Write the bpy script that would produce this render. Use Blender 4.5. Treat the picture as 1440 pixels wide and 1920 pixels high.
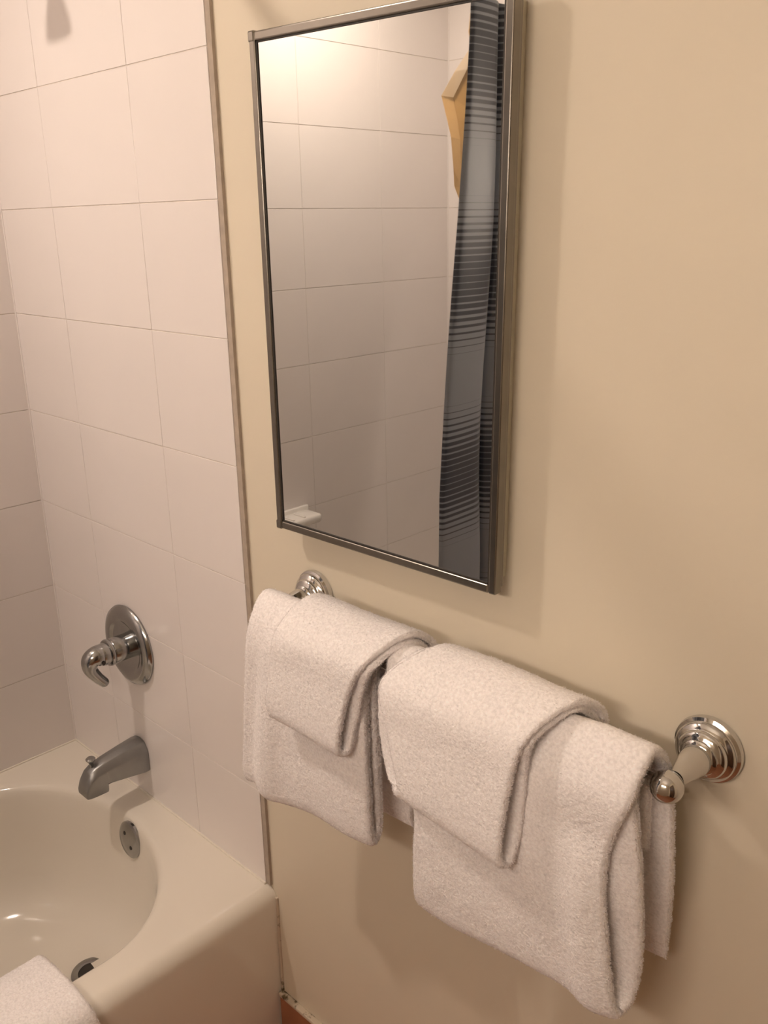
import bpy, bmesh, math
import numpy as np
from mathutils import Vector, Matrix

for o in list(bpy.data.objects):
    bpy.data.objects.remove(o, do_unlink=True)
scene = bpy.context.scene
COL = scene.collection
rng = np.random.default_rng(7)

# ------------------------------------------------------------------ camera
# world: wall with the mirror is y = 0 (tile face), x runs right along it, z = 0 is the tub deck
cam_data = bpy.data.cameras.new('camera')
cam_data.sensor_fit = 'VERTICAL'
cam_data.sensor_height = 36.0
cam_data.lens = 1683.0656 * 36.0 / 1920.0
cam_data.clip_start = 0.02
cam = bpy.data.objects.new('camera', cam_data)
COL.objects.link(cam)
cr = Vector((0.71755578, 0.69626657, -0.01807144))
cu = Vector((-0.20235201, 0.2332257, 0.95113587))
cf = Vector((-0.66645883, 0.67883624, -0.30824339))
m = Matrix.Identity(4)
for i in range(3):
    m[i][0] = cr[i]; m[i][1] = cu[i]; m[i][2] = -cf[i]
m.translation = Vector((1.190406, -0.863119, 1.229905))
cam.matrix_world = m
scene.camera = cam

# ------------------------------------------------------------------ world, exposure
world = bpy.data.worlds.new('world')
scene.world = world
world.use_nodes = True
world.node_tree.nodes['Background'].inputs[0].default_value = (1.0, 0.8, 0.58, 1)
world.node_tree.nodes['Background'].inputs[1].default_value = 0.0
scene.view_settings.view_transform = 'Standard'
scene.view_settings.look = 'None'
scene.view_settings.gamma = 1.0
scene.view_settings.use_curve_mapping = False
scene.view_settings.exposure = 0.02
scene.cycles.use_adaptive_sampling = True
scene.cycles.adaptive_threshold = 0.11
scene.cycles.adaptive_min_samples = 16
scene.cycles.use_denoising = True
scene.cycles.max_bounces = 5
scene.cycles.diffuse_bounces = 4
scene.cycles.glossy_bounces = 3
scene.cycles.transmission_bounces = 2
scene.cycles.caustics_reflective = False
scene.cycles.caustics_refractive = False

# ------------------------------------------------------------------ lights of the room
WARM = (1.0, 0.835, 0.715)
TUB_LIGHT = (-0.43, -0.82, 2.09)      # recessed downlight over the tub
VANITY = (0.88, -1.49, 1.42)          # light bar over the vanity on the opposite wall
TUB_W = 10.5
VANITY_EMIT = 30.0

def area_disk(name, loc, radius, watts, color):
    d = bpy.data.lights.new(name, 'AREA')
    d.shape = 'DISK'; d.size = radius * 2; d.energy = watts; d.color = color
    d.spread = math.radians(170)
    o = bpy.data.objects.new(name, d); COL.objects.link(o)
    o.location = loc
    return o
area_disk('downlight_lamp', (TUB_LIGHT[0], TUB_LIGHT[1], TUB_LIGHT[2] - 0.012), 0.05, TUB_W, WARM)

# ------------------------------------------------------------------ materials
def new_mat(name):
    mt = bpy.data.materials.new(name); mt.use_nodes = True
    nt = mt.node_tree
    return mt, nt, nt.nodes['Principled BSDF']

def simple(name, col, rough=0.5, metal=0.0, coat=0.0, bump=None, var=None, spec=None, sheen=0.0):
    mt, nt, b = new_mat(name)
    b.inputs['Base Color'].default_value = (*col, 1)
    b.inputs['Roughness'].default_value = rough
    b.inputs['Metallic'].default_value = metal
    if coat:
        b.inputs['Coat Weight'].default_value = coat
        b.inputs['Coat Roughness'].default_value = 0.06
    if spec is not None:
        b.inputs['Specular IOR Level'].default_value = spec
    if sheen:
        b.inputs['Sheen Weight'].default_value = sheen
        b.inputs['Sheen Roughness'].default_value = 0.5
    tc = nt.nodes.new('ShaderNodeTexCoord')
    if var:
        n = nt.nodes.new('ShaderNodeTexNoise'); n.inputs['Scale'].default_value = var[0]; n.inputs['Detail'].default_value = 4
        r = nt.nodes.new('ShaderNodeMapRange')
        r.inputs[1].default_value = 0.3; r.inputs[2].default_value = 0.7
        r.inputs[3].default_value = 1 - var[1]; r.inputs[4].default_value = 1 + var[1]
        mx = nt.nodes.new('ShaderNodeVectorMath'); mx.operation = 'SCALE'
        mx.inputs[0].default_value = col
        nt.links.new(tc.outputs['Object'], n.inputs['Vector'])
        nt.links.new(n.outputs['Fac'], r.inputs[0])
        nt.links.new(r.outputs[0], mx.inputs['Scale'])
        nt.links.new(mx.outputs[0], b.inputs['Base Color'])
    if bump:
        n = nt.nodes.new('ShaderNodeTexNoise'); n.inputs['Scale'].default_value = bump[0]; n.inputs['Detail'].default_value = 3
        bp = nt.nodes.new('ShaderNodeBump'); bp.inputs['Strength'].default_value = bump[1]; bp.inputs['Distance'].default_value = bump[2]
        nt.links.new(tc.outputs['Object'], n.inputs['Vector'])
        nt.links.new(n.outputs['Fac'], bp.inputs['Height'])
        nt.links.new(bp.outputs['Normal'], b.inputs['Normal'])
    return mt

M = {}
M['paint'] = simple('cream wall paint', (0.745, 0.672, 0.540), 0.42, bump=(160, 0.12, 0.001), var=(2.0, 0.015), spec=0.35)
M['ceiling'] = simple('white ceiling paint', (0.82, 0.79, 0.72), 0.7)
M['tile'] = simple('white glazed wall tile', (0.82, 0.77, 0.745), 0.16, bump=(7, 0.06, 0.004), var=(5, 0.012))
M['grout'] = simple('aged grout', (0.72, 0.66, 0.60), 0.8, var=(60, 0.08))
M['edge'] = simple('grey brown tile edge grout', (0.44, 0.37, 0.30), 0.8, var=(60, 0.1))
M['porcelain'] = simple('cream enamelled tub', (0.80, 0.745, 0.655), 0.10, bump=(9, 0.03, 0.004), spec=0.5)
M['soap'] = simple('white soap dish ceramic', (0.86, 0.83, 0.79), 0.15)
M['chrome'] = simple('polished chrome', (0.66, 0.65, 0.64), 0.07, 1.0)
M['nickel'] = simple('smoky worn chrome', (0.40, 0.40, 0.395), 0.16, 1.0, var=(40, 0.05))
M['zinc'] = simple('dull grey plated metal', (0.30, 0.30, 0.295), 0.33, 0.8, var=(25, 0.08))
M['dark'] = simple('dark gap', (0.03, 0.025, 0.02), 0.6)
M['steel'] = simple('satin stainless frame', (0.27, 0.25, 0.22), 0.27, 1.0, var=(30, 0.06))
M['cabinet'] = simple('off white cabinet enamel', (0.66, 0.62, 0.50), 0.5)
M['mirror'] = simple('silvered mirror glass', (0.76, 0.765, 0.74), 0.015, 1.0)
M['towel'] = simple('white terry cloth', (0.95, 0.91, 0.90), 0.95, sheen=0.15, bump=(330, 0.7, 0.0022), var=(260, 0.11), spec=0.1)
def pile_material():
    """thin cotton loops: light passes through as much as it bounces off"""
    mt, nt, b = new_mat('white terry loops')
    d = nt.nodes.new('ShaderNodeBsdfDiffuse'); d.inputs[0].default_value = (0.96, 0.92, 0.91, 1)
    t = nt.nodes.new('ShaderNodeBsdfTranslucent'); t.inputs[0].default_value = (0.96, 0.92, 0.91, 1)
    mx = nt.nodes.new('ShaderNodeMixShader'); mx.inputs[0].default_value = 0.5
    nt.links.new(d.outputs[0], mx.inputs[1]); nt.links.new(t.outputs[0], mx.inputs[2])
    nt.links.new(mx.outputs[0], nt.nodes['Material Output'].inputs[0])
    nt.nodes.remove(b)
    return mt
M['pile'] = pile_material()
M['terracotta'] = simple('terracotta tile', (0.38, 0.155, 0.075), 0.45, var=(12, 0.12))
M['liner'] = None
M['door'] = simple('dark wood door', (0.10, 0.055, 0.03), 0.4, var=(3, 0.3))
M['plate'] = simple('white plastic trim', (0.8, 0.79, 0.76), 0.4)

def caulk_material():
    mt, nt, b = new_mat('caulk with mould specks')
    b.inputs['Roughness'].default_value = 0.6
    tc = nt.nodes.new('ShaderNodeTexCoord')
    n = nt.nodes.new('ShaderNodeTexNoise'); n.inputs['Scale'].default_value = 110; n.inputs['Detail'].default_value = 3
    n2 = nt.nodes.new('ShaderNodeTexNoise'); n2.inputs['Scale'].default_value = 16
    ad = nt.nodes.new('ShaderNodeMath'); ad.operation = 'MULTIPLY'
    r = nt.nodes.new('ShaderNodeValToRGB')
    r.color_ramp.elements[0].position = 0.30; r.color_ramp.elements[0].color = (0.58, 0.49, 0.38, 1)
    r.color_ramp.elements[1].position = 0.40; r.color_ramp.elements[1].color = (0.12, 0.085, 0.04, 1)
    nt.links.new(tc.outputs['Object'], n.inputs['Vector']); nt.links.new(tc.outputs['Object'], n2.inputs['Vector'])
    nt.links.new(n.outputs['Fac'], ad.inputs[0]); nt.links.new(n2.outputs['Fac'], ad.inputs[1])
    # mould has settled in the corner by the tub
    ds = nt.nodes.new('ShaderNodeVectorMath'); ds.operation = 'DISTANCE'; ds.inputs[1].default_value = (0.028, 0.0, -0.252)
    mr = nt.nodes.new('ShaderNodeMapRange'); mr.inputs[1].default_value = 0.0; mr.inputs[2].default_value = 0.07
    mr.inputs[3].default_value = 0.12; mr.inputs[4].default_value = 0.0
    sm = nt.nodes.new('ShaderNodeMath'); sm.operation = 'ADD'
    nt.links.new(tc.outputs['Object'], ds.inputs[0]); nt.links.new(ds.outputs['Value'], mr.inputs[0])
    nt.links.new(ad.outputs[0], sm.inputs[0]); nt.links.new(mr.outputs[0], sm.inputs[1])
    nt.links.new(sm.outputs[0], r.inputs[0]); nt.links.new(r.outputs[0], b.inputs['Base Color'])
    return mt
M['caulk'] = caulk_material()

def liner_material():
    mt, nt, b = new_mat('cream vinyl liner')
    b.inputs['Base Color'].default_value = (0.93, 0.81, 0.60, 1)
    b.inputs['Roughness'].default_value = 0.45
    tr = nt.nodes.new('ShaderNodeBsdfTranslucent'); tr.inputs[0].default_value = (0.95, 0.76, 0.50, 1)
    mx = nt.nodes.new('ShaderNodeMixShader'); mx.inputs[0].default_value = 0.5
    out = nt.nodes['Material Output']
    nt.links.new(b.outputs[0], mx.inputs[1]); nt.links.new(tr.outputs[0], mx.inputs[2]); nt.links.new(mx.outputs[0], out.inputs[0])
    return mt
M['liner'] = liner_material()

def curtain_material():
    """blue-grey woven bands: stripes whose light/dark share swells and shrinks down the cloth"""
    mt, nt, b = new_mat('striped blue grey curtain cloth')
    b.inputs['Roughness'].default_value = 0.42
    b.inputs['Sheen Weight'].default_value = 0.3
    tc = nt.nodes.new('ShaderNodeTexCoord')
    sp = nt.nodes.new('ShaderNodeSeparateXYZ')
    nt.links.new(tc.outputs['Object'], sp.inputs[0])
    def math_(op, a, b_=None):
        n = nt.nodes.new('ShaderNodeMath'); n.operation = op
        for i, v in enumerate((a, b_)):
            if v is None: continue
            if isinstance(v, (int, float)): n.inputs[i].default_value = v
            else: nt.links.new(v, n.inputs[i])
        return n.outputs[0]
    z = sp.outputs['Z']
    fine = math_('FRACT', math_('DIVIDE', z, 0.0135))              # 0..1 in one stripe pitch
    slow = math_('COSINE', math_('MULTIPLY', math_('SUBTRACT', z, 1.575), 2 * math.pi / 0.415))
    thr = math_('ADD', math_('MULTIPLY', slow, 0.52), 0.62)        # share of the light thread
    d = math_('ABSOLUTE', math_('SUBTRACT', fine, 0.5))            # 0 centre .. .5
    light = math_('SUBTRACT', math_('MULTIPLY', thr, 0.5), d)
    mr = nt.nodes.new('ShaderNodeMapRange'); mr.inputs[1].default_value = -0.04; mr.inputs[2].default_value = 0.04
    nt.links.new(light, mr.inputs[0])
    mx = nt.nodes.new('ShaderNodeMix'); mx.data_type = 'RGBA'
    mx.inputs['A'].default_value = (0.030, 0.038, 0.062, 1)
    mx.inputs['B'].default_value = (0.235, 0.262, 0.32, 1)
    nt.links.new(mr.outputs[0], mx.inputs['Factor'])
    nt.links.new(mx.outputs['Result'], b.inputs['Base Color'])
    return mt
M['curtain'] = curtain_material()

def emit(name, col, strength):
    mt, nt, b = new_mat(name)
    b.inputs['Base Color'].default_value = (*col, 1)
    b.inputs['Emission Color'].default_value = (*col, 1)
    b.inputs['Emission Strength'].default_value = strength
    return mt
M['lens'] = emit('downlight lens glow', WARM, 12.0)
M['diffuser'] = emit('vanity diffuser glow', WARM, VANITY_EMIT)

# ------------------------------------------------------------------ helpers
def link(name, me, mat, parent=None, loc=(0, 0, 0), rot=None):
    o = bpy.data.objects.new(name, me); COL.objects.link(o)
    if mat and not me.materials: me.materials.append(M[mat])
    o.location = loc
    if rot: o.rotation_euler = rot
    if parent: o.parent = parent
    return o

def empty(name, loc):
    o = bpy.data.objects.new(name, None); COL.objects.link(o)
    o.location = loc; o.empty_display_size = 0.05
    return o

def tag(o, label, cat, group=None):
    o['label'] = label; o['category'] = cat
    if group: o['group'] = group
    return o

def structure(o, label=None):
    o['kind'] = 'structure'
    if label: o['label'] = label
    return o

def bm_mesh(bm, name, smooth=False):
    me = bpy.data.meshes.new(name); bm.to_mesh(me); bm.free()
    if smooth:
        for p in me.polygons: p.use_smooth = True
    return me

def box_mesh(name, lo, hi, bevel=0.0, segs=2, smooth=False):
    bm = bmesh.new()
    bmesh.ops.create_cube(bm, size=1)
    for v in bm.verts:
        v.co = Vector([(lo[i] + hi[i]) / 2 + v.co[i] * (hi[i] - lo[i]) for i in range(3)])
    if bevel:
        bmesh.ops.bevel(bm, geom=bm.edges[:], offset=bevel, segments=segs, affect='EDGES', profile=0.5)
    return bm_mesh(bm, name, smooth)

def lathe_mesh(name, prof, n=64, axis='-y', smooth=True):
    """prof: (radius, height) pairs; height grows along axis"""
    verts, faces = [], []
    for r, h in prof:
        for k in range(n):
            a = 2 * math.pi * k / n
            c, s = r * math.cos(a), r * math.sin(a)
            verts.append({'-y': (c, -h, s), 'z': (c, s, h), '-z': (c, s, -h)}[axis])
    for i in range(len(prof) - 1):
        for k in range(n):
            k2 = (k + 1) % n
            faces.append((i * n + k, i * n + k2, (i + 1) * n + k2, (i + 1) * n + k))
    if prof[0][0] > 1e-6: faces.append(tuple(range(n - 1, -1, -1)))
    if prof[-1][0] > 1e-6: faces.append(tuple((len(prof) - 1) * n + k for k in range(n)))
    me = bpy.data.meshes.new(name); me.from_pydata(verts, [], faces)
    bm = bmesh.new(); bm.from_mesh(me)
    bmesh.ops.remove_doubles(bm, verts=bm.verts[:], dist=1e-6)
    bmesh.ops.recalc_face_normals(bm, faces=bm.faces[:])
    bm.to_mesh(me); bm.free()
    if smooth:
        for p in me.polygons: p.use_smooth = True
        me.set_sharp_from_angle(angle=math.radians(38))
    return me

def smooth_curve(pts, n):
    """Catmull-Rom through pts (k, d), resampled to n points evenly by arc length"""
    P = np.asarray(pts, float)
    Q = np.vstack([2 * P[0] - P[1], P, 2 * P[-1] - P[-2]])
    out = []
    for i in range(1, len(Q) - 2):
        t = np.linspace(0, 1, 40, endpoint=False)[:, None]
        p0, p1, p2, p3 = Q[i - 1], Q[i], Q[i + 1], Q[i + 2]
        out.append(0.5 * ((2 * p1) + (-p0 + p2) * t + (2 * p0 - 5 * p1 + 4 * p2 - p3) * t ** 2 + (-p0 + 3 * p1 - 3 * p2 + p3) * t ** 3))
    out = np.vstack(out + [P[-1:]])
    s = np.concatenate([[0], np.cumsum(np.linalg.norm(np.diff(out, axis=0), axis=1))])
    u = np.linspace(0, s[-1], n)
    return np.stack([np.interp(u, s, out[:, k]) for k in range(out.shape[1])], 1)

def tube_mesh(name, pts, radii, n=20, samples=40, flat=1.0, smooth=True):
    """swept tube with round caps through pts (Catmull-Rom); radii per control point"""
    data = np.hstack([np.asarray(pts, float), np.asarray(radii, float)[:, None]])
    C = smooth_curve(data, samples)
    P, Rr = C[:, :3], C[:, 3]
    T = np.gradient(P, axis=0); T /= np.linalg.norm(T, axis=1)[:, None]
    up = np.array([1.0, 0, 0]) if abs(T[0][0]) < 0.8 else np.array([0, 0, 1.0])
    rings = []
    def ring(c, t, r):
        s = np.cross(t, up); s /= np.linalg.norm(s); w = np.cross(s, t)
        a = np.linspace(0, 2 * np.pi, n, endpoint=False)
        return c + r * (np.cos(a)[:, None] * s * flat + np.sin(a)[:, None] * w)
    for k in (0.15, 0.5, 0.8):
        ph = k * math.pi / 2
        rings.append(ring(P[0] - T[0] * Rr[0] * flat * math.cos(ph), T[0], Rr[0] * math.sin(ph)))
    for p, t, r in zip(P, T, Rr): rings.append(ring(p, t, r))
    for k in (0.8, 0.5, 0.15):
        ph = k * math.pi / 2
        rings.append(ring(P[-1] + T[-1] * Rr[-1] * flat * math.cos(ph), T[-1], Rr[-1] * math.sin(ph)))
    V = np.vstack(rings); F = []
    for i in range(len(rings) - 1):
        for k in range(n):
            k2 = (k + 1) % n
            F.append((i * n + k, i * n + k2, (i + 1) * n + k2, (i + 1) * n + k))
    F.append(tuple(range(n))); F.append(tuple((len(rings) - 1) * n + k for k in range(n)))
    me = bpy.data.meshes.new(name); me.from_pydata(V.tolist(), [], F)
    bm = bmesh.new(); bm.from_mesh(me); bmesh.ops.recalc_face_normals(bm, faces=bm.faces[:]); bm.to_mesh(me); bm.free()
    if smooth:
        for p in me.polygons: p.use_smooth = True
    return me

# ------------------------------------------------------------------ room shell
WY = 0.007                 # painted face of the mirror wall; the tiles stand 7 mm proud of it
XL, XR = -0.76, 2.0        # tiled long wall of the tub, wall to the right of the camera
YF = -1.493                # wall opposite the mirror
ZF, ZC = -0.37, 2.11       # floor, ceiling
floor = structure(link('floor', box_mesh('floor', (XL - 0.1, YF - 0.1, ZF - 0.05), (XR + 0.1, WY + 0.1, ZF)), 'terracotta'))
structure(link('ceiling', box_mesh('ceiling', (XL - 0.1, YF - 0.1, ZC), (XR + 0.1, WY + 0.1, ZC + 0.05)), 'ceiling'))
wall_back = structure(link('wall_back', box_mesh('wall_back', (XL - 0.1, WY, ZF), (XR + 0.1, WY + 0.1, ZC)), 'paint'),
                      'cream painted bathroom wall with a tiled tub end')
wall_left = structure(link('wall_left', box_mesh('wall_left', (XL - 0.11, YF - 0.1, ZF), (XL - 0.0013, WY, ZC)), 'grout'), 'tiled long wall of the tub')
wall_front = structure(link('wall_front', box_mesh('wall_front', (XL - 0.006, YF - 0.11, ZF), (XR + 0.1, YF - 0.006, ZC)), 'paint'))
structure(link('wall_right', box_mesh('wall_right', (XR, YF - 0.006, ZF), (XR + 0.1, WY, ZC)), 'paint'))

# tiles: 12 x 8 inch, every one a piece of its own
TH = 0.21098
J = 0.0017
def tile_run(wall, edges, rows, plane):
    """edges: sorted positions of the vertical joints; plane(a0,a1,z0,z1) -> lo, hi of the tile"""
    cache = {}
    for k in rows:
        for i in range(len(edges) - 1):
            a0, a1 = edges[i] + J / 4, edges[i + 1] - J / 4
            z0, z1 = k * TH + J / 2, min((k + 1) * TH - J / 2, ZC - 0.001)
            lo, hi = plane(a0, a1, z0, z1)
            c = [(lo[n] + hi[n]) / 2 for n in range(3)]
            key = (i, round(z1 - z0, 4))
            if key not in cache:
                cache[key] = box_mesh('wall_tile', [lo[n] - c[n] for n in range(3)], [hi[n] - c[n] for n in range(3)], 0.0004, 1)
            o = link('wall_tile', cache[key], 'tile', wall, c)
            o.rotation_euler = (rng.normal(0, 0.0010), 0, rng.normal(0, 0.0010)) if abs(hi[1] - lo[1]) < 0.02 else (0, rng.normal(0, 0.0008), rng.normal(0, 0.0008))
# grout bed behind the end-wall tiles
link('grout_bed', box_mesh('grout_bed', (XL, 0.0012, 0.0), (-0.0005, WY, ZC)), 'grout', wall_back)
tile_run(wall_back, [XL + 0.001, -0.5345, -0.222, 0.0], range(10), lambda a0, a1, z0, z1: ((a0, 0.0, z0), (a1, 0.0058, z1)))
tile_run(wall_left, [YF + 0.001, -1.191, -0.8825, -0.574, -0.2655, -0.001], range(10), lambda a0, a1, z0, z1: ((XL - 0.0048, a0, z0), (XL, a1, z1)))
link('grout_bed', box_mesh('grout_bed', (XL, YF - 0.006, 0.0), (-0.0005, YF - 0.0012, ZC)), 'grout', wall_front)
tile_run(wall_front, [XL + 0.001, -0.622, -0.311, 0.0], range(10), lambda a0, a1, z0, z1: ((a0, YF - 0.0058, z0), (a1, YF, z1)))
# grout edge strip closing the tile field on the painted wall
structure(link('trim_1', box_mesh('trim_1', (-0.0003, 0.0014, 0.0), (0.0115, WY + 0.001, ZC)), 'edge'), 'grey brown grout strip along the tile edge')

structure(link('trim_6', box_mesh('trim_6', (XL - 0.004, -0.0025, 0.0), (XL + 0.0025, 0.004, ZC), 0.001, 1), 'tile'), 'caulked inside corner of the tub tiles')

structure(link('trim_7', box_mesh('trim_7', (XL - 0.004, YF - 0.004, 0.0), (XL + 0.0025, YF + 0.0025, ZC), 0.001, 1), 'tile'), 'caulked far corner of the tub tiles')

# terracotta base tiles under the mirror wall
base = structure(link('baseboard_back', box_mesh('baseboard_back', (0.025, 0.0, ZF), (XR, WY, -0.262)), 'grout'), 'terracotta tile baseboard')
bx = 0.024
bt = box_mesh('base_tile', (0.001, -0.004, ZF + 0.001), (0.198, 0.0055, -0.259), 0.002, 2)
while bx < XR - 0.21:
    link('base_tile', bt, 'terracotta', base, (bx, 0, 0)); bx += 0.2
structure(link('trim_2', box_mesh('trim_2', (0.022, -0.0055, -0.261), (XR, WY + 0.001, -0.2515), 0.003, 2), 'caulk'), 'mouldy caulk bead on top of the baseboard')

# unseen door in the right wall, added as a dark shape for the chrome reflections
d1 = structure(link('door_1', box_mesh('door_1', (XR - 0.035, -1.15, ZF + 0.005), (XR - 0.002, -0.37, 1.66), 0.003, 1), 'door'), 'unseen dark door, added for contrast in the chrome')
for (y0, y1, z0, z1) in ((-1.05, -0.80, -0.2, 0.5), (-0.72, -0.47, -0.2, 0.5), (-1.05, -0.80, 0.65, 1.5), (-0.72, -0.47, 0.65, 1.5)):
    link('door_panel', box_mesh('door_panel', (XR - 0.043, y0, z0), (XR - 0.03, y1, z1), 0.006, 2), 'door', d1)
link('door_knob', lathe_mesh('door_knob', [(0.028, 0), (0.028, 0.006), (0.01, 0.012), (0.01, 0.03), (0.024, 0.04), (0.027, 0.052), (0.018, 0.064), (0.0, 0.067)], 32, '-y'), 'chrome', d1,
     (XR - 0.035, -0.44, 0.62), (0, 0, -math.pi / 2))

# recessed downlight over the tub
dl = tag(empty('recessed_downlight', (TUB_LIGHT[0], TUB_LIGHT[1], ZC)), 'round recessed ceiling light above the tub', 'light')
link('trim_ring', lathe_mesh('trim_ring', [(0.085, 0.0), (0.085, 0.004), (0.075, 0.007), (0.06, 0.004), (0.06, 0.0)], 48, '-z'), 'plate', dl)
link('lens', lathe_mesh('lens', [(0.06, 0.0), (0.06, 0.002), (0.0, 0.003)], 48, '-z'), 'lens', dl)

# light bar above the vanity, opposite the mirror
vb = tag(empty('vanity_light_bar', (VANITY[0], YF - 0.006, VANITY[2])), 'long white diffuser light bar on the opposite wall', 'light')
link('back_plate', box_mesh('back_plate', (-0.42, 0.0, -0.075), (0.42, 0.022, 0.075), 0.004), 'chrome', vb)
link('diffuser', box_mesh('diffuser', (-0.38, 0.022, -0.05), (0.38, 0.085, 0.05), 0.01), 'diffuser', vb)
for s in (-1, 1):
    link('end_cap', box_mesh('end_cap', (s * 0.39 - 0.012, 0.02, -0.055), (s * 0.39 + 0.012, 0.09, 0.055), 0.004), 'chrome', vb)

# ------------------------------------------------------------------ bathtub
def stadium(a, b, e, cx, cy, n):
    """closed outline: straight long sides (half width a), elliptical ends of depth e"""
    L = b - e; pts = []
    q = np.linspace(0, np.pi, n // 2 - 10)
    for t in q: pts.append((cx + a * math.cos(t), cy + L + e * math.sin(t)))
    for t in np.linspace(0, 1, 12)[1:-1]: pts.append((cx - a, cy + L - 2 * L * t))
    for t in q: pts.append((cx - a * math.cos(t), cy - L - e * math.sin(t)))
    for t in np.linspace(0, 1, 12)[1:-1]: pts.append((cx + a, cy - L + 2 * L * t))
    return np.array(pts)

def build_tub():
    tub = empty('bathtub', ((XL + 0.022) / 2, YF / 2, ZF))
    tag(tub, 'cream enamelled bathtub with oval basin set against the tiles', 'bathtub')
    org = np.array(tub.location)
    cx, cy = -0.390, -0.746
    A, B, E = 0.331, 0.678, 0.25
    n = 148
    base_pts = stadium(A, B, E, cx, cy, n)
    n = len(base_pts)
    x0, y0, y1 = XL + 0.001, YF + 0.001, WY - 0.0004
    x1 = 0.024
    d = base_pts - (cx, cy)
    # rectangle points on the same rays, nearest point to each corner snapped on it
    def rect0(xr):
        lx, rx, by, ty = x0 - cx, xr - cx, y0 - cy, y1 - cy
        out = []
        for dx, dy in d:
            t = min((rx / dx if dx > 1e-9 else 1e9), (lx / dx if dx < -1e-9 else 1e9), (ty / dy if dy > 1e-9 else 1e9), (by / dy if dy < -1e-9 else 1e9))
            out.append((dx * t + cx, dy * t + cy))
        out = np.array(out)
        for c in ((xr, y1), (x0, y1), (xr, y0), (x0, y0)):
            out[int(np.argmin(np.linalg.norm(out - c, axis=1)))] = c
        return out
    full = rect0(x1)
    def rect(xr):
        o = full.copy(); o[:, 0] = np.minimum(o[:, 0], xr)
        return o
    rings = []
    R_ = 0.034
    rings.append((rect(x1 - 0.004), ZF + 0.001))
    rings.append((rect(x1 - 0.002), -0.10))
    rings.append((rect(x1), -R_ - 0.002))
    for k in range(1, 8):
        t = k / 7 * math.pi / 2
        rings.append((rect(x1 - R_ * (1 - math.cos(t))), -R_ + R_ * math.sin(t)))
    # basin: inset of the outline, depth
    def inset(i, z):
        far = max(0.0, i)                      # lounge end slopes more
        return (stadium(A - i, B - i - 0.35 * far, E - 0.35 * i, cx, cy + 0.35 * far, len_n), z)
    len_n = 148
    prof = [(-0.016, 0.0), (-0.006, -0.0012), (0.0005, -0.005), (0.0045, -0.012), (0.0075, -0.024), (0.011, -0.05), (0.017, -0.10), (0.026, -0.16),
            (0.037, -0.21), (0.052, -0.245), (0.074, -0.272), (0.104, -0.289), (0.145, -0.297), (0.20, -0.300), (0.27, -0.301)]
    # keep the deck ring inside the rectangle at the apron side
    for i, z in prof:
        p, zz = inset(i, z)
        if i < 0:
            p = p.copy(); p[:, 0] = np.minimum(p[:, 0], x1 - R_ - 0.0005)
        rings.append((p, zz))
    V = np.vstack([np.column_stack([p, np.full(n, z)]) for p, z in rings]) - org
    F = []
    for r in range(len(rings) - 1):
        for k in range(n):
            k2 = (k + 1) % n
            F.append((r * n + k, r * n + k2, (r + 1) * n + k2, (r + 1) * n + k))
    F.append(tuple((len(rings) - 1) * n + k for k in range(n)))
    me = bpy.data.meshes.new('tub_shell'); me.from_pydata(V.tolist(), [], F)
    bm = bmesh.new(); bm.from_mesh(me)
    bmesh.ops.remove_doubles(bm, verts=bm.verts[:], dist=1e-5)
    bmesh.ops.recalc_face_normals(bm, faces=bm.faces[:])
    bm.to_mesh(me); bm.free()
    for p in me.polygons: p.use_smooth = True
    me.set_sharp_from_angle(angle=math.radians(50))
    link('tub_shell', me, 'porcelain', tub)
    # overflow plate on the end wall of the basin
    ov = link('overflow_plate', lathe_mesh('overflow_plate', [(0.041, 0.0), (0.041, 0.005), (0.036, 0.0085), (0.02, 0.0095), (0.0, 0.010)], 40), 'nickel', tub,
              Vector((-0.374, -0.0795, -0.049)) - tub.location, (math.radians(-7), 0, 0))
    for dx, dz in ((-0.013, 0.012), (0.013, -0.012)):
        link('screw', lathe_mesh('screw', [(0.0045, 0.0), (0.0045, 0.001), (0.003, 0.0018), (0, 0.002)], 16), 'dark', ov, (dx, -0.0092, dz))
    # drain
    dr = link('drain_ring', lathe_mesh('drain_ring', [(0.025, -0.002), (0.026, 0.001), (0.034, 0.0035), (0.040, 0.002), (0.041, -0.001)], 48, 'z'), 'nickel', tub,
              Vector((-0.350, -0.222, -0.2962)) - tub.location)
    link('drain_hole', lathe_mesh('drain_hole', [(0.0255, 0.0), (0.0, 0.0004)], 40, 'z'), 'dark', dr)
    return tub
build_tub()

# caulk beads round the tub
structure(link('trim_3', box_mesh('trim_3', (0.0215, 0.0025, -0.254), (0.0275, WY + 0.002, -0.022), 0.002, 2), 'caulk'), 'stained caulk bead between tub apron and wall')
structure(link('trim_4', box_mesh('trim_4', (XL, -0.0035, -0.002), (0.0, 0.004, 0.0035), 0.0015, 2), 'porcelain'), 'caulk line between tub deck and end tiles')
structure(link('trim_5', box_mesh('trim_5', (XL - 0.003, YF, -0.002), (XL + 0.0035, -0.001, 0.0035), 0.0015, 2), 'porcelain'), 'caulk line between tub deck and long wall tiles')

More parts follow.
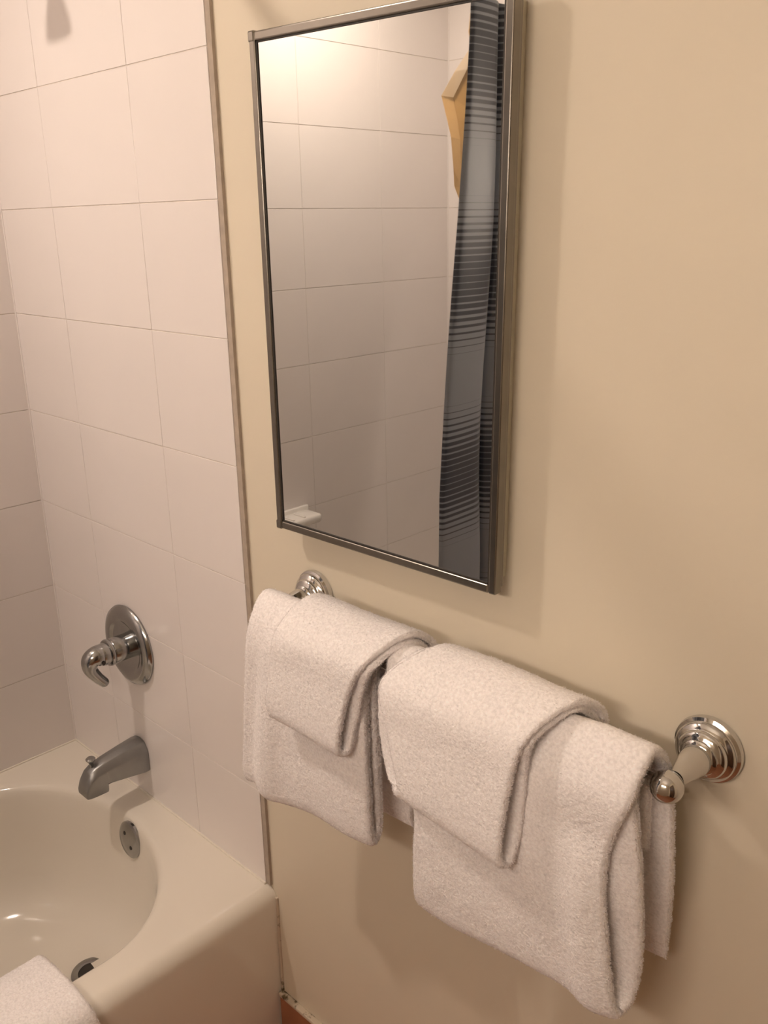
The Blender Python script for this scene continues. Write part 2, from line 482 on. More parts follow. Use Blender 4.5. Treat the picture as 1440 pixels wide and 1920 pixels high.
# ------------------------------------------------------------------ valve, spout, shower head
VX, VZ = -0.4265, 0.376
vt = tag(empty('shower_valve', (VX, 0, VZ)), 'round chrome shower valve plate with a single hooked lever', 'faucet')
link('escutcheon', lathe_mesh('escutcheon', [(0.089, 0.0), (0.090, 0.004), (0.087, 0.010), (0.078, 0.015), (0.066, 0.017), (0.060, 0.0155), (0.054, 0.0115), (0.050, 0.0105), (0.026, 0.0105), (0.0, 0.0105)], 72), 'nickel', vt)
link('hub', lathe_mesh('hub', [(0.0275, 0.008), (0.0275, 0.046), (0.0262, 0.048), (0.0, 0.048)], 48), 'nickel', vt)
link('collar', lathe_mesh('collar', [(0.020, 0.046), (0.0285, 0.049), (0.0295, 0.053), (0.028, 0.057), (0.022, 0.059), (0.0, 0.059)], 48), 'nickel', vt)
hd = link('handle_cap', lathe_mesh('handle_cap', [(0.0240, 0.057), (0.0240, 0.066), (0.0225, 0.072), (0.0, 0.074)], 48), 'nickel', vt)
link('lever', tube_mesh('lever', [(0.0, -0.060, 0.000), (-0.001, -0.078, 0.001), (-0.003, -0.092, -0.006), (-0.004, -0.095, -0.024), (-0.002, -0.084, -0.045), (0.001, -0.071, -0.062)],
                        [0.0215, 0.0225, 0.0200, 0.0150, 0.0120, 0.0105], 20, 40), 'nickel', hd)
link('set_screw_hole', lathe_mesh('set_screw_hole', [(0.0042, 0.0), (0.0042, 0.0012), (0, 0.0014)], 16), 'dark', hd, (0.0205, -0.076, -0.0085), (math.radians(20), 0, math.radians(72)))

SX = -0.433
sp = tag(empty('tub_spout', (SX, 0, 0.075)), 'dull grey metal tub spout with pull-up diverter knob', 'faucet')
def spout_mesh():
    # cross-sections along the spout: y, half width, z bottom, z shoulder, z top
    secs = [(0.000, 0.031, 0.074, 0.124, 0.147), (-0.012, 0.0312, 0.0735, 0.124, 0.1475), (-0.050, 0.0285, 0.0785, 0.121, 0.143), (-0.088, 0.0258, 0.0835, 0.117, 0.1375), (-0.0985, 0.0250, 0.0845, 0.1155, 0.1355),
            (-0.0995, 0.0249, 0.066, 0.1153, 0.1352), (-0.118, 0.0236, 0.0655, 0.112, 0.1305), (-0.132, 0.0224, 0.0655, 0.105, 0.122), (-0.142, 0.0212, 0.066, 0.093, 0.1075), (-0.1475, 0.0200, 0.067, 0.079, 0.088)]
    V, F = [], []
    for y, w, zb, zs, zt in secs:
        z = lambda q: q - 0.075
        V += [(-w, y, z(zb)), (-w * 1.02, y, z((zb + zs) / 2)), (-w, y, z(zs)), (-w * 0.62, y, z(zt - (zt - zs) * 0.18)), (0, y, z(zt)), (w * 0.62, y, z(zt - (zt - zs) * 0.18)), (w, y, z(zs)), (w * 1.02, y, z((zb + zs) / 2)), (w, y, z(zb))]
    n = 9
    for i in range(len(secs) - 1):
        for k in range(n):
            k2 = (k + 1) % n
            F.append((i * n + k, i * n + k2, (i + 1) * n + k2, (i + 1) * n + k))
    F.append(tuple(range(n))); F.append(tuple((len(secs) - 1) * n + k for k in range(n)))
    me = bpy.data.meshes.new('spout_body'); me.from_pydata(V, [], F)
    bm = bmesh.new(); bm.from_mesh(me)
    bmesh.ops.recalc_face_normals(bm, faces=bm.faces[:])
    sharp = [e for e in bm.edges if e.is_manifold and e.calc_face_angle(0) > math.radians(20)]
    bmesh.ops.bevel(bm, geom=sharp, offset=0.0022, segments=2, affect='EDGES', profile=0.5)
    bm.to_mesh(me); bm.free()
    for p in me.polygons: p.use_smooth = True
    me.set_sharp_from_angle(angle=math.radians(25))
    return me
link('spout_body', spout_mesh(), 'zinc', sp)
link('outlet', lathe_mesh('outlet', [(0.017, 0.0), (0.015, 0.003), (0.0, 0.003)], 32, '-z'), 'dark', sp, (0, -0.122, -0.0085))
link('diverter_knob', lathe_mesh('diverter_knob', [(0.0045, 0.0), (0.0045, 0.010), (0.006, 0.012), (0.0100, 0.017), (0.0105, 0.020), (0.008, 0.0225), (0, 0.023)], 28, 'z'), 'nickel', sp, (0, -0.120, 0.052))

sh = tag(empty('shower_fixture', (-0.43, 0, 1.755)), 'chrome shower head on a bent arm above the valve', 'shower head')
link('flange', lathe_mesh('flange', [(0.030, 0.0), (0.030, 0.003), (0.020, 0.010), (0.011, 0.014), (0, 0.014)], 40), 'chrome', sh)
link('arm', tube_mesh('arm', [(0, 0.0, 0), (0, -0.05, 0.002), (0, -0.085, -0.008), (0, -0.12, -0.045)], [0.0105] * 4, 20, 30), 'chrome', sh)
hm = lathe_mesh('head', [(0.012, -0.005), (0.016, 0.012), (0.020, 0.03), (0.034, 0.055), (0.038, 0.07), (0.037, 0.078), (0, 0.078)], 48, '-z')
link('head', hm, 'chrome', sh, (0, -0.118, -0.040), (math.radians(-28), 0, 0))

# soap dish on the long wall (seen in the mirror)
sd = tag(empty('soap_dish', (XL, -0.762, 0.36)), 'white ceramic soap dish on the tiled wall, seen in the mirror', 'soap dish')
link('dish_body', box_mesh('dish_body', (0.0005, -0.085, 0.0), (0.012, 0.085, 0.075), 0.004, 2, True), 'soap', sd)
link('tray', box_mesh('tray', (0.004, -0.083, 0.035), (0.075, 0.083, 0.062), 0.010, 3, True), 'soap', sd)
for y in (-0.02, 0.02):
    link('tray_rib', box_mesh('tray_rib', (0.02, y - 0.004, 0.060), (0.068, y + 0.004, 0.0655), 0.002, 2, True), 'soap', sd)

# ------------------------------------------------------------------ medicine cabinet with mirror door
mc = tag(empty('medicine_cabinet', (0.36, WY, 0.79)), 'metal-framed mirror cabinet hung on the cream wall', 'mirror cabinet')
MO = mc.location.copy()
def rel(p): return Vector(p) - MO
YM = -0.030
corner = {'tl': (0.1361, 1.4723), 'bl': (0.1370, 0.7769), 'br': (0.5638, 0.7820), 'tr': (0.5729, 1.4609)}
def quad_prism(name, pts, y0, y1, bevel=0.0, segs=2):
    bm = bmesh.new()
    a = [bm.verts.new(rel((x, y0, z))) for x, z in pts]
    b = [bm.verts.new(rel((x, y1, z))) for x, z in pts]
    n = len(pts)
    bm.faces.new(a); bm.faces.new(b[::-1])
    for i in range(n): bm.faces.new((a[i], b[i], b[(i + 1) % n], a[(i + 1) % n]))
    bmesh.ops.recalc_face_normals(bm, faces=bm.faces[:])
    if bevel: bmesh.ops.bevel(bm, geom=bm.edges[:], offset=bevel, segments=segs, affect='EDGES', profile=0.5)
    return bm_mesh(bm, name)
def qp(s, t):
    tl, bl, br, tr = (np.array(corner[k]) for k in ('tl', 'bl', 'br', 'tr'))
    return tuple((bl * (1 - s) + br * s) * (1 - t) + (tl * (1 - s) + tr * s) * t)
fw, fh = 0.0115 / 0.425, 0.0115 / 0.68
link('cabinet_body', quad_prism('cabinet_body', [qp(0.030, 0.021), qp(0.974, 0.019), qp(0.974, 0.980), qp(0.030, 0.980)], -0.012, WY + 0.001, 0.0015), 'cabinet', mc)
door = link('mirror_door', quad_prism('mirror_door', [qp(0.008, 0.006), qp(0.988, 0.006), qp(0.988, 0.994), qp(0.008, 0.994)], -0.0205, -0.0125, 0.001), 'steel', mc)
rails = {'frame_rail': [[qp(0, 0), qp(fw, 0), qp(fw, 1), qp(0, 1)], [qp(1 - fw, 0), qp(1, 0), qp(1, 1), qp(1 - fw, 1)],
                        [qp(fw, 0), qp(1 - fw, 0), qp(1 - fw, fh), qp(fw, fh)], [qp(fw, 1 - fh), qp(1 - fw, 1 - fh), qp(1 - fw, 1), qp(fw, 1)]]}
for pts in rails['frame_rail']:
    link('frame_rail', quad_prism('frame_rail', pts, YM, -0.0165, 0.0022, 3), 'steel', door)
for (a, b) in (((fw, fh), (fw * 1.22, 1 - fh)), ((1 - fw * 1.22, fh), (1 - fw, 1 - fh)), ((fw, fh), (1 - fw, fh * 1.16)), ((fw, 1 - fh * 1.16), (1 - fw, 1 - fh))):
    link('reveal_shade_strip', quad_prism('reveal_shade_strip', [qp(a[0], a[1]), qp(b[0], a[1]), qp(b[0], b[1]), qp(a[0], b[1])], YM + 0.0022, -0.020), 'dark', door)  # dark colour stands in for the shaded reveal between rails and glass
link('mirror_glass', quad_prism('mirror_glass', [qp(fw * 0.9, fh * 0.9), qp(1 - fw * 0.9, fh * 0.9), qp(1 - fw * 0.9, 1 - fh * 0.9), qp(fw * 0.9, 1 - fh * 0.9)], YM + 0.0035, -0.0200), 'mirror', door)
for t in (0.0, 1.0):
    cx_, cz_ = qp(0.0, t)
    link('corner_cap', box_mesh('corner_cap', rel((cx_ - 0.0012, YM - 0.0008, cz_ - 0.0012 - 0.0115 * t)), rel((cx_ + 0.0112, -0.016, cz_ + 0.0012 + 0.0115 * (1 - t))), 0.002, 2), 'steel', door)
# slim door lip behind the frame on the hinge side
link('hinge_lip', quad_prism('hinge_lip', [qp(0.976, 0.008), qp(0.990, 0.008), qp(0.990, 0.992), qp(0.976, 0.992)], -0.0165, -0.0085, 0.001), 'steel', door)

# ------------------------------------------------------------------ towel bar
BY, BZ = -0.093, 0.6665
XA, XB = 0.183, 0.838
tb = tag(empty('towel_bar', ((XA + XB) / 2, WY, BZ)), 'chrome towel bar with stepped round wall plates', 'towel bar')
def tbrel(p): return Vector(p) - tb.location
ros = lathe_mesh('wall_plate', [(0.0385, 0.0), (0.0395, 0.004), (0.0385, 0.008), (0.0350, 0.0100), (0.0345, 0.0115), (0.0350, 0.0135), (0.0335, 0.0165), (0.0295, 0.0185), (0.0285, 0.0195), (0.0285, 0.0215), (0.0265, 0.0245),
                                (0.0225, 0.0262), (0.0205, 0.0275), (0.0205, 0.0300), (0.0180, 0.0325), (0.0150, 0.0340), (0.0, 0.0340)], 72)
post = lathe_mesh('post', [(0.0165, 0.030), (0.0172, 0.036), (0.0168, 0.042), (0.0150, 0.052), (0.0122, 0.064), (0.0104, 0.074), (0.0100, 0.080), (0.0108, 0.084), (0.0, 0.084)], 56)
ball = lathe_mesh('ball_end', [(0.0, -0.0175)] + [(0.0175 * math.sin(t), -0.0175 * math.cos(t)) for t in np.linspace(0.12, math.pi - 0.12, 28)] + [(0.0, 0.0175)], 56)
for x in (XA, XB):
    r_ = link('wall_plate', ros, 'chrome', tb, tbrel((x, WY, BZ)))
    p_ = link('post', post, 'chrome', tb, tbrel((x, WY, BZ)))
    link('ball_end', ball, 'chrome', p_, (0, BY - WY, 0))
bar = lathe_mesh('bar', [(0.008, 0.012), (0.008, XB - XA - 0.012)], 32)
link('bar', bar, 'chrome', tb, tbrel((XA, BY, BZ)), (0, 0, math.pi / 2))

# ------------------------------------------------------------------ terry cloth
def value_noise(P, freq, seed):
    """smooth 3-D value noise, -1..1"""
    r = np.random.default_rng(seed)
    T = r.uniform(-1, 1, (32, 32, 32))
    Q = P * freq
    I = np.floor(Q).astype(int); f = Q - I; f = f * f * (3 - 2 * f)
    out = 0
    for dx in (0, 1):
        for dy in (0, 1):
            for dz in (0, 1):
                w = (f[..., 0] if dx else 1 - f[..., 0]) * (f[..., 1] if dy else 1 - f[..., 1]) * (f[..., 2] if dz else 1 - f[..., 2])
                out = out + w * T[(I[..., 0] + dx) % 32, (I[..., 1] + dy) % 32, (I[..., 2] + dz) % 32]
    return out

def towel(name, label, ctrl, thick, seed, step=0.0026, group=None, wave=0.003, tufts=30000, crease=None, cat='towel', tuft_len=0.0026, hem=0.0):
    """ctrl: rows along the cloth's path, each (xL,yL,zL, xR,yR,zR); cloth spans left to right edge"""
    C = np.array(ctrl, float)
    Lc, Rc = C[:, :3], C[:, 3:]
    mid = (Lc + Rc) / 2
    length = np.linalg.norm(np.diff(mid, axis=0), axis=1).sum()
    width = np.linalg.norm(Rc - Lc, axis=1).max()
    nv = int(length * 1.06 / step); nu = int(width / step)
    both = smooth_curve(C, nv)
    Lp, Rp = both[:, :3], both[:, 3:]
    ends = np.array([0.0, 0.00045, 0.0012, 0.0024, 0.0040]) / width      # finer at the rounded side edges
    u = np.concatenate([ends, np.linspace(0.0065 / width, 1 - 0.0065 / width, nu - 4), 1 - ends[::-1]])
    nu = len(u)
    S = Lp[:, None, :] * (1 - u)[None, :, None] + Rp[:, None, :] * u[None, :, None]
    # slack: broad undulation of the cloth, strongest away from the bar
    def normals(S):
        du = np.gradient(S, axis=1); dv = np.gradient(S, axis=0)
        N = np.cross(du, dv); N /= np.linalg.norm(N, axis=2)[..., None] + 1e-12
        return N
    N = normals(S)
    w = value_noise(S * (1, 0.5, 0.55), 13.0, seed) * wave + value_noise(S, 34.0, seed + 1) * wave * 0.22
    S = S + N * w[..., None]
    if crease is not None: S = crease(S, u, N)
    N = normals(S)
    # cross-section of the cloth: rounded slab
    h = thick / 2
    edge = np.minimum(u, 1 - u) * width
    edgev = np.minimum(np.arange(nv), np.arange(nv)[::-1]) * step
    def rnd(e): return np.sqrt(np.clip(1 - (1 - np.clip(e / h, 0, 1)) ** 2, 0.0, 1))
    hh = h * np.maximum(0.16, rnd(edge))[None, :] * np.maximum(0.12, rnd(edgev))[:, None]
    if hem:
        vlen = np.arange(nv)[::-1] * (length / nv)
        hh = hh * (1 - 0.55 * np.clip((hem - vlen) / 0.003, 0, 1))[:, None]
    r = np.random.default_rng(seed + 5)
    top = S + N * hh[..., None]; bot = S - N * hh[..., None]
    fz = 0.00022
    soft = (hh / h) ** 1.5                        # no jitter where the two faces meet at the edges
    top += N * (soft * (r.normal(0, fz, hh.shape) + value_noise(top, 260.0, seed + 2) * 0.00042))[..., None]
    bot -= N * (soft * (r.normal(0, fz, hh.shape) + value_noise(bot, 260.0, seed + 3) * 0.00042))[..., None]
    # wavy, fluffy side edges
    fray = value_noise(S, 150.0, seed + 6) * 0.0011 + r.normal(0, 0.0002, hh.shape)
    dux = np.gradient(S, axis=1); dux /= np.linalg.norm(dux, axis=2)[..., None] + 1e-12
    sway = dux * (fray * np.clip(1 - edge / 0.006, 0, 1)[None, :])[..., None]
    top += sway; bot += sway
    V = np.concatenate([top.reshape(-1, 3), bot.reshape(-1, 3)])
    i = np.arange(nv - 1)[:, None] * nu + np.arange(nu - 1)[None, :]
    q1 = np.stack([i, i + 1, i + nu + 1, i + nu], -1).reshape(-1, 4)
    off = nv * nu
    q2 = q1[:, ::-1] + off
    rim = []
    k = np.arange(nu - 1)
    rim.append(np.stack([k + 1, k, k + off, k + 1 + off], 1))
    kk = (nv - 1) * nu + k
    rim.append(np.stack([kk, kk + 1, kk + 1 + off, kk + off], 1))
    k = np.arange(nv - 1) * nu
    rim.append(np.stack([k, k + nu, k + nu + off, k + off], 1))
    k = k + nu - 1
    rim.append(np.stack([k + nu, k, k + off, k + nu + off], 1))
    Fq = np.concatenate([q1, q2] + rim)
    base = np.array([(Lp[:, 0].min() + Rp[:, 0].max()) / 2, S[..., 1].mean(), S[..., 2].min()])
    root = empty(name, base); tag(root, label, cat, group)
    V = V - base
    me = bpy.data.meshes.new('cloth')
    me.vertices.add(len(V)); me.vertices.foreach_set('co', V.ravel())
    me.loops.add(Fq.size); me.loops.foreach_set('vertex_index', Fq.ravel().astype(np.int32))
    me.polygons.add(len(Fq)); me.polygons.foreach_set('loop_start', (np.arange(len(Fq)) * 4).astype(np.int32))
    me.update(calc_edges=True); me.validate()
    me.polygons.foreach_set('use_smooth', np.ones(len(me.polygons), bool))
    link('cloth', me, 'towel', root)
    # loops of the pile: short curled blades standing off both faces
    nt_ = tufts
    ai = r.uniform(0, nv - 1.001, nt_); bi = r.uniform(0, nu - 1.001, nt_)
    # a share of the loops sits right at the side edges and hems
    e = r.random(nt_) < 0.25
    bi[e] = np.where(r.random(e.sum()) < 0.5, r.uniform(0, 3.0, e.sum()), nu - 1.001 - r.uniform(0, 3.0, e.sum()))
    a0, b0 = ai.astype(int), bi.astype(int)
    side = np.where(r.random(nt_) < 0.5, 1.0, -1.0)
    def samp(G):
        fa, fb = (ai - a0), (bi - b0)
        if G.ndim == 3: fa, fb = fa[:, None], fb[:, None]
        return G[a0, b0] * (1 - fa) * (1 - fb) + G[a0 + 1, b0] * fa * (1 - fb) + G[a0, b0 + 1] * (1 - fa) * fb + G[a0 + 1, b0 + 1] * fa * fb
    P = np.where(side[:, None] > 0, samp(top), samp(bot))
    Nn = samp(N) * side[:, None]
    ju = r.normal(0, 1, (nt_, 3)); ju -= (ju * Nn).sum(1)[:, None] * Nn; ju /= np.linalg.norm(ju, axis=1)[:, None]
    outw = np.where(e, np.where(bi < nu / 2, -1.0, 1.0), 0.0)
    du = np.gradient(S, axis=1); du /= np.linalg.norm(du, axis=2)[..., None]
    dirv = Nn * 0.9 + ju * 0.6 + samp(du) * (outw * 0.9)[:, None]; dirv /= np.linalg.norm(dirv, axis=1)[:, None]
    sidev = np.cross(dirv, Nn); sidev /= np.linalg.norm(sidev, axis=1)[:, None] + 1e-9
    ln = r.uniform(0.6, 1.25, nt_)[:, None] * tuft_len; wd = 0.00030
    p0 = P - Nn * 0.0006
    v0 = p0 - sidev * wd; v1 = p0 + sidev * wd
    v2 = p0 + dirv * ln * 0.6 + Nn * 0.0007 + sidev * wd * 0.9; v3 = p0 + dirv * ln - Nn * 0.0001
    TV = np.stack([v0, v1, v2, v3], 1).reshape(-1, 3) - base
    k = np.arange(nt_) * 4
    TF = np.stack([k, k + 1, k + 2, k + 3], 1)
    me2 = bpy.data.meshes.new('terry_pile')
    me2.vertices.add(len(TV)); me2.vertices.foreach_set('co', TV.ravel())
    me2.loops.add(TF.size); me2.loops.foreach_set('vertex_index', TF.ravel().astype(np.int32))
    me2.polygons.add(len(TF)); me2.polygons.foreach_set('loop_start', (np.arange(len(TF)) * 4).astype(np.int32))
    me2.update(calc_edges=True); me2.validate()
    me2.polygons.foreach_set('use_smooth', np.ones(len(me2.polygons), bool))
    pl = link('terry_pile', me2, 'pile', root); pl['kind'] = 'stuff'
    return root

# bath towel on the left of the bar
def left_crease(S, u, N):
    # a soft vertical ridge where the towel was folded lengthwise
    b = 0.011 * np.exp(-((u - 0.235) / 0.09) ** 2) - 0.004 * np.exp(-((u - 0.10) / 0.06) ** 2)
    front = np.clip((-0.100 - S[..., 1]) / 0.012, 0, 1) * np.clip((0.66 - S[..., 2]) / 0.10, 0, 1)
    S = S.copy(); S[..., 1] -= b[None, :] * front
    return S
towel('bath_towel', 'white terry bath towel folded over the bar beside the tub tiles', [
    (.190, -.072, .600, .432, -.072, .600),
    (.186, -.076, .655, .435, -.076, .655),
    (.182, -.093, .6835, .436, -.093, .6835),
    (.180, -.1105, .650, .434, -.1105, .650),
    (.170, -.1110, .520, .430, -.1085, .540),
    (.155, -.1130, .410, .428, -.1050, .430),
    (.146, -.1200, .374, .428, -.1110, .395),
    (.141, -.1310, .394, .428, -.1225, .412),
    (.164, -.1285, .540, .428, -.1260, .550),
    (.178, -.1265, .650, .433, -.1265, .650),
    (.178, -.093, .6980, .438, -.093, .6990),
    (.182, -.059, .650, .440, -.059, .650),
    (.185, -.052, .520, .442, -.054, .530),
    (.186, -.048, .420, .440, -.052, .425),
    (.186, -.046, .366, .438, -.050, .385)], 0.0145, 11, tufts=36000, wave=0.0035, crease=left_crease, hem=0.02, group='bath towels on the bar')

# hand towel over it
towel('hand_towel', 'small white hand towel draped over the bath towel nearest the tub', [
    (.282, -.046, .620, .470, -.046, .620),
    (.282, -.050, .680, .474, -.050, .680),
    (.282, -.093, .7095, .474, -.093, .7105),
    (.276, -.1385, .680, .456, -.1385, .684),
    (.272, -.1420, .640, .440, -.1400, .650),
    (.267, -.1470, .585, .424, -.1410, .590),
    (.262, -.1535, .552, .414, -.1480, .548),
    (.262, -.1640, .566, .409, -.1610, .560),
    (.268, -.1580, .630, .424, -.1570, .636),
    (.275, -.1490, .685, .452, -.1480, .694),
    (.282, -.093, .7200, .476, -.093, .7210),
    (.282, -.040, .684, .475, -.040, .684),
    (.282, -.035, .610, .470, -.035, .610),
    (.282, -.034, .540, .470, -.034, .550)], 0.0102, 23, tufts=20000, wave=0.0022, hem=0.015, group='hand towels on the bath towels')

# bath towel on the right of the bar
def right_crease(S, u, N):
    front = np.clip((-0.100 - S[..., 1]) / 0.012, 0, 1)
    low = np.clip((0.66 - S[..., 2]) / 0.22, 0, 1)
    b = 0.010 * np.exp(-((u - 0.90) / 0.07) ** 2) * np.clip((0.60 - S[..., 2]) / 0.08, 0, 1)
    b = b + 0.006 * low * np.sin((u[None, :] * 2.2 + (S[..., 2] - .4) * 4.5) * math.pi) * np.clip(1.0 - u, 0, 1)[None, :]
    S = S.copy(); S[..., 1] -= b * front
    # side edge pulled in below the bar, the folded layers fan out
    return S
towel('bath_towel', 'large white terry bath towel hanging lowest, next to the right bar end', [
    (.490, -.072, .560, .812, -.072, .560),
    (.470, -.076, .655, .812, -.076, .655),
    (.456, -.093, .6835, .812, -.093, .6835),
    (.480, -.1105, .650, .814, -.1105, .650),
    (.522, -.1090, .520, .824, -.1040, .560),
    (.520, -.1050, .420, .829, -.0980, .450),
    (.517, -.1120, .352, .826, -.1020, .383),
    (.516, -.1270, .362, .817, -.1200, .373),
    (.520, -.1280, .440, .806, -.1280, .440),
    (.522, -.1280, .500, .795, -.1290, .530),
    (.496, -.1265, .590, .798, -.1280, .590),
    (.470, -.1255, .655, .818, -.1255, .655),
    (.450, -.093, .6980, .824, -.093, .6990),
    (.455, -.059, .650, .828, -.058, .650),
    (.480, -.050, .520, .834, -.048, .540),
    (.500, -.046, .440, .832, -.042, .460),
    (.500, -.044, .385, .830, -.038, .396)], 0.0150, 37, tufts=46000, wave=0.0045, crease=right_crease, hem=0.024, group='bath towels on the bar')

# hand towel over it
towel('hand_towel', 'white hand towel draped over the large bath towel, middle of the bar', [
    (.530, -.046, .620, .732, -.046, .620),
    (.530, -.050, .680, .730, -.050, .680),
    (.505, -.093, .7100, .726, -.093, .7110),
    (.475, -.1385, .680, .704, -.1385, .684),
    (.468, -.1415, .640, .697, -.1405, .640),
    (.472, -.1440, .590, .692, -.1410, .570),
    (.494, -.1530, .545, .686, -.1490, .520),
    (.522, -.1640, .552, .680, -.1630, .536),
    (.500, -.1580, .620, .688, -.1580, .630),
    (.482, -.1490, .680, .702, -.1490, .690),
    (.522, -.093, .7205, .728, -.093, .7215),
    (.530, -.040, .684, .735, -.040, .684),
    (.530, -.036, .610, .732, -.036, .610),
    (.530, -.035, .550, .730, -.035, .550)], 0.0102, 51, tufts=26000, wave=0.0025, hem=0.015, group='hand towels on the bath towels')

# bath mat over the tub rim
towel('bath_mat', 'folded white terry mat draped over the tub rim', [
    (.048, -.535, -.220, .048, -.386, -.220),
    (.044, -.535, -.100, .044, -.384, -.100),
    (.043, -.535, -.030, .043, -.382, -.030),
    (.020, -.535, .012, .020, -.388, .012),
    (-.040, -.535, .016, -.040, -.388, .016),
    (-.110, -.535, .004, -.110, -.386, .004),
    (-.165, -.535, -.016, -.165, -.382, -.016)], 0.017, 77, tufts=15000, wave=0.002, cat='mat')

# ------------------------------------------------------------------ shower curtain, rod and liner (seen in the mirror)
ROD_Z = 1.675
rod = tag(empty('curtain_rod', (-0.038, YF / 2, ROD_Z)), 'chrome shower curtain rod spanning above the tub edge', 'rod')
link('rod_tube', lathe_mesh('rod_tube', [(0.0125, YF / 2 * 1 + 0.002), (0.0125, -YF / 2 - 0.002)], 32), 'chrome', rod)
fl = lathe_mesh('rod_flange', [(0.032, 0.0), (0.032, 0.004), (0.022, 0.012), (0.0135, 0.018), (0.0, 0.018)], 40)
link('rod_flange', fl, 'chrome', rod, (0, -YF / 2, 0))
link('rod_flange', fl, 'chrome', rod, (0, YF / 2, 0), (0, 0, math.pi))

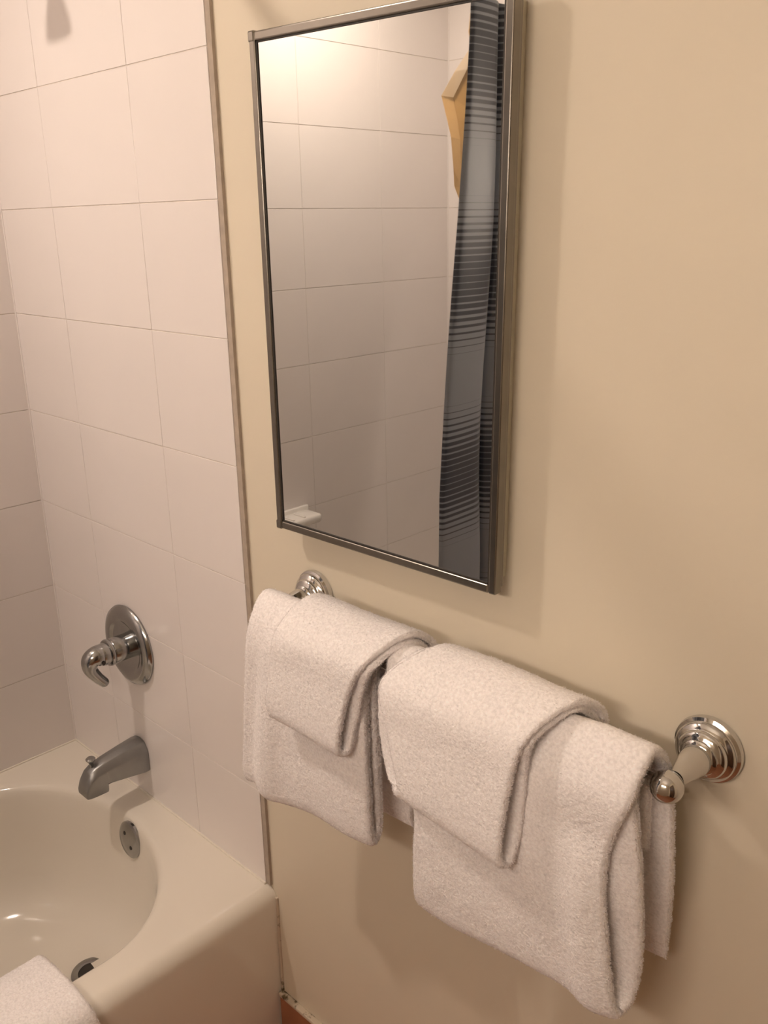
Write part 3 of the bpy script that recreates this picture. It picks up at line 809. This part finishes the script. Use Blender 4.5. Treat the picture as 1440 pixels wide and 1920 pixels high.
def curtain():
    root = tag(empty('shower_curtain', (0.012, -1.05, -0.25)), 'blue grey striped shower curtain bunched in folds, seen in the mirror', 'curtain')
    # plan of the folds: (y at top, y at bottom, x) control points, starting at the free edge
    plan = [(-.690, -.594, .022), (-.700, -.604, .031), (-.735, -.655, .034), (-.768, -.708, .031), (-.784, -.736, .020), (-.791, -.748, .008), (-.799, -.754, .022), (-.815, -.772, .038), (-.850, -.800, .040),
            (-.885, -.840, .030), (-.90, -.86, -.005), (-.92, -.885, .005), (-.945, -.91, .038), (-.975, -.94, .036), (-1.0, -.975, -.005), (-1.03, -1.01, .03), (-1.06, -1.045, .04), (-1.09, -1.08, 0),
            (-1.12, -1.115, .035), (-1.16, -1.155, .03), (-1.18, -1.18, -.005), (-1.22, -1.22, .036), (-1.26, -1.26, .03), (-1.28, -1.28, -.005), (-1.32, -1.32, .034), (-1.36, -1.36, .03), (-1.38, -1.38, -.005), (-1.41, -1.41, .02)]
    # the foot of the curtain stays within the basin's rounded far end
    plan = [(a, b if b > -1.0 else -1.0 + (b + 1.0) * 0.55, c) for a, b, c in plan]
    P = smooth_curve(plan, 420)
    zs = np.linspace(1.645, -0.20, 190)
    V = []
    for z in zs:
        t = np.clip((1.62 - z) / 0.95, 0, 1); t = t * t * (3 - 2 * t) * 0.35 + t * 0.65
        y = P[:, 0] * (1 - t) + P[:, 1] * t
        tub_clear = -0.085 * np.clip((0.30 - z) / 0.3, 0, 1)      # tucked inside the tub
        x = P[:, 2] * (0.75 + 0.25 * np.clip((1.62 - z) / 0.4, 0, 1)) - 0.044 + tub_clear
        y = y + 0.003 * np.sin(z * 7 + 1.3)
        x = x + 0.003 * np.sin(z * 9 + y * 20)
        V.append(np.column_stack([x, y, np.full(len(y), z)]))
    V = np.array(V); nz, n, _ = V.shape
    # pucker the hem so stripes bow a little between folds
    V[:, :, 2] += 0.010 * np.sin((V[:, :, 0]) * 60)
    i = np.arange(nz - 1)[:, None] * n + np.arange(n - 1)[None, :]
    F = np.stack([i, i + 1, i + n + 1, i + n], -1).reshape(-1, 4)
    me = bpy.data.meshes.new('curtain_cloth')
    org = np.array((0.012, -1.05, -0.25))
    me.from_pydata((V.reshape(-1, 3) - org).tolist(), [], F.tolist())
    for p in me.polygons: p.use_smooth = True
    o = link('curtain_cloth', me, 'curtain', root)
    s = o.modifiers.new('solid', 'SOLIDIFY'); s.thickness = 0.0012; s.offset = 0
    # hooks on the rod
    tor = bmesh.new()
    me2 = bpy.data.meshes.new('hook_ring')
    R1, r1, a, b = 0.021, 0.0018, 28, 8
    vs, fs = [], []
    for p in range(a):
        for q in range(b):
            A_, B_ = 2 * math.pi * p / a, 2 * math.pi * q / b
            vs.append(((R1 + r1 * math.cos(B_)) * math.cos(A_), r1 * math.sin(B_), (R1 + r1 * math.cos(B_)) * math.sin(A_)))
    for p in range(a):
        for q in range(b):
            fs.append((p * b + q, ((p + 1) % a) * b + q, ((p + 1) % a) * b + (q + 1) % b, p * b + (q + 1) % b))
    me2.from_pydata(vs, [], fs)
    for p in me2.polygons: p.use_smooth = True
    tor.free()
    for k in range(12):
        link('hook_ring', me2, 'chrome', root, Vector((-0.038, -0.72 - k * 0.062, ROD_Z - 0.008)) - root.location)
    return root
curtain()

def liner():
    root = tag(empty('shower_liner', (-0.03, -0.75, 1.27)), 'cream vinyl liner edge folded out beside the striped curtain, seen in the mirror', 'curtain liner')
    # crumpled, creased sheet: rows of (x, y, z)
    rows = [[(-.048, -.752, 1.640), (-.046, -.775, 1.640), (-.040, -.82, 1.640)],
            [(-.050, -.745, 1.585), (-.046, -.770, 1.588), (-.040, -.82, 1.590)],
            [(-.050, -.753, 1.560), (-.040, -.765, 1.560), (-.040, -.82, 1.560)],
            [(-.052, -.705, 1.510), (-.030, -.716, 1.512), (-.040, -.82, 1.510)],
            [(-.052, -.664, 1.463), (-.028, -.672, 1.458), (-.042, -.80, 1.460)],
            [(-.060, -.690, 1.425), (-.040, -.700, 1.420), (-.046, -.80, 1.420)],
            [(-.062, -.706, 1.390), (-.046, -.716, 1.385), (-.048, -.80, 1.380)],
            [(-.060, -.712, 1.330), (-.048, -.722, 1.328), (-.048, -.80, 1.330)],
            [(-.054, -.708, 1.296), (-.046, -.722, 1.290), (-.046, -.80, 1.290)],
            [(-.050, -.722, 1.266), (-.044, -.732, 1.262), (-.046, -.80, 1.262)]]
    rows = [[(x - .021, y + .004, z) for x, y, z in r] for r in rows]
    n = 3
    V = [Vector(p) - root.location for r in rows for p in r]
    F = [(i * n + k, i * n + k + 1, (i + 1) * n + k + 1, (i + 1) * n + k) for i in range(len(rows) - 1) for k in range(n - 1)]
    me = bpy.data.meshes.new('liner_sheet'); me.from_pydata(V, [], F)
    o = link('liner_sheet', me, 'liner', root)
    s = o.modifiers.new('solid', 'SOLIDIFY'); s.thickness = 0.0015
    return root
liner()
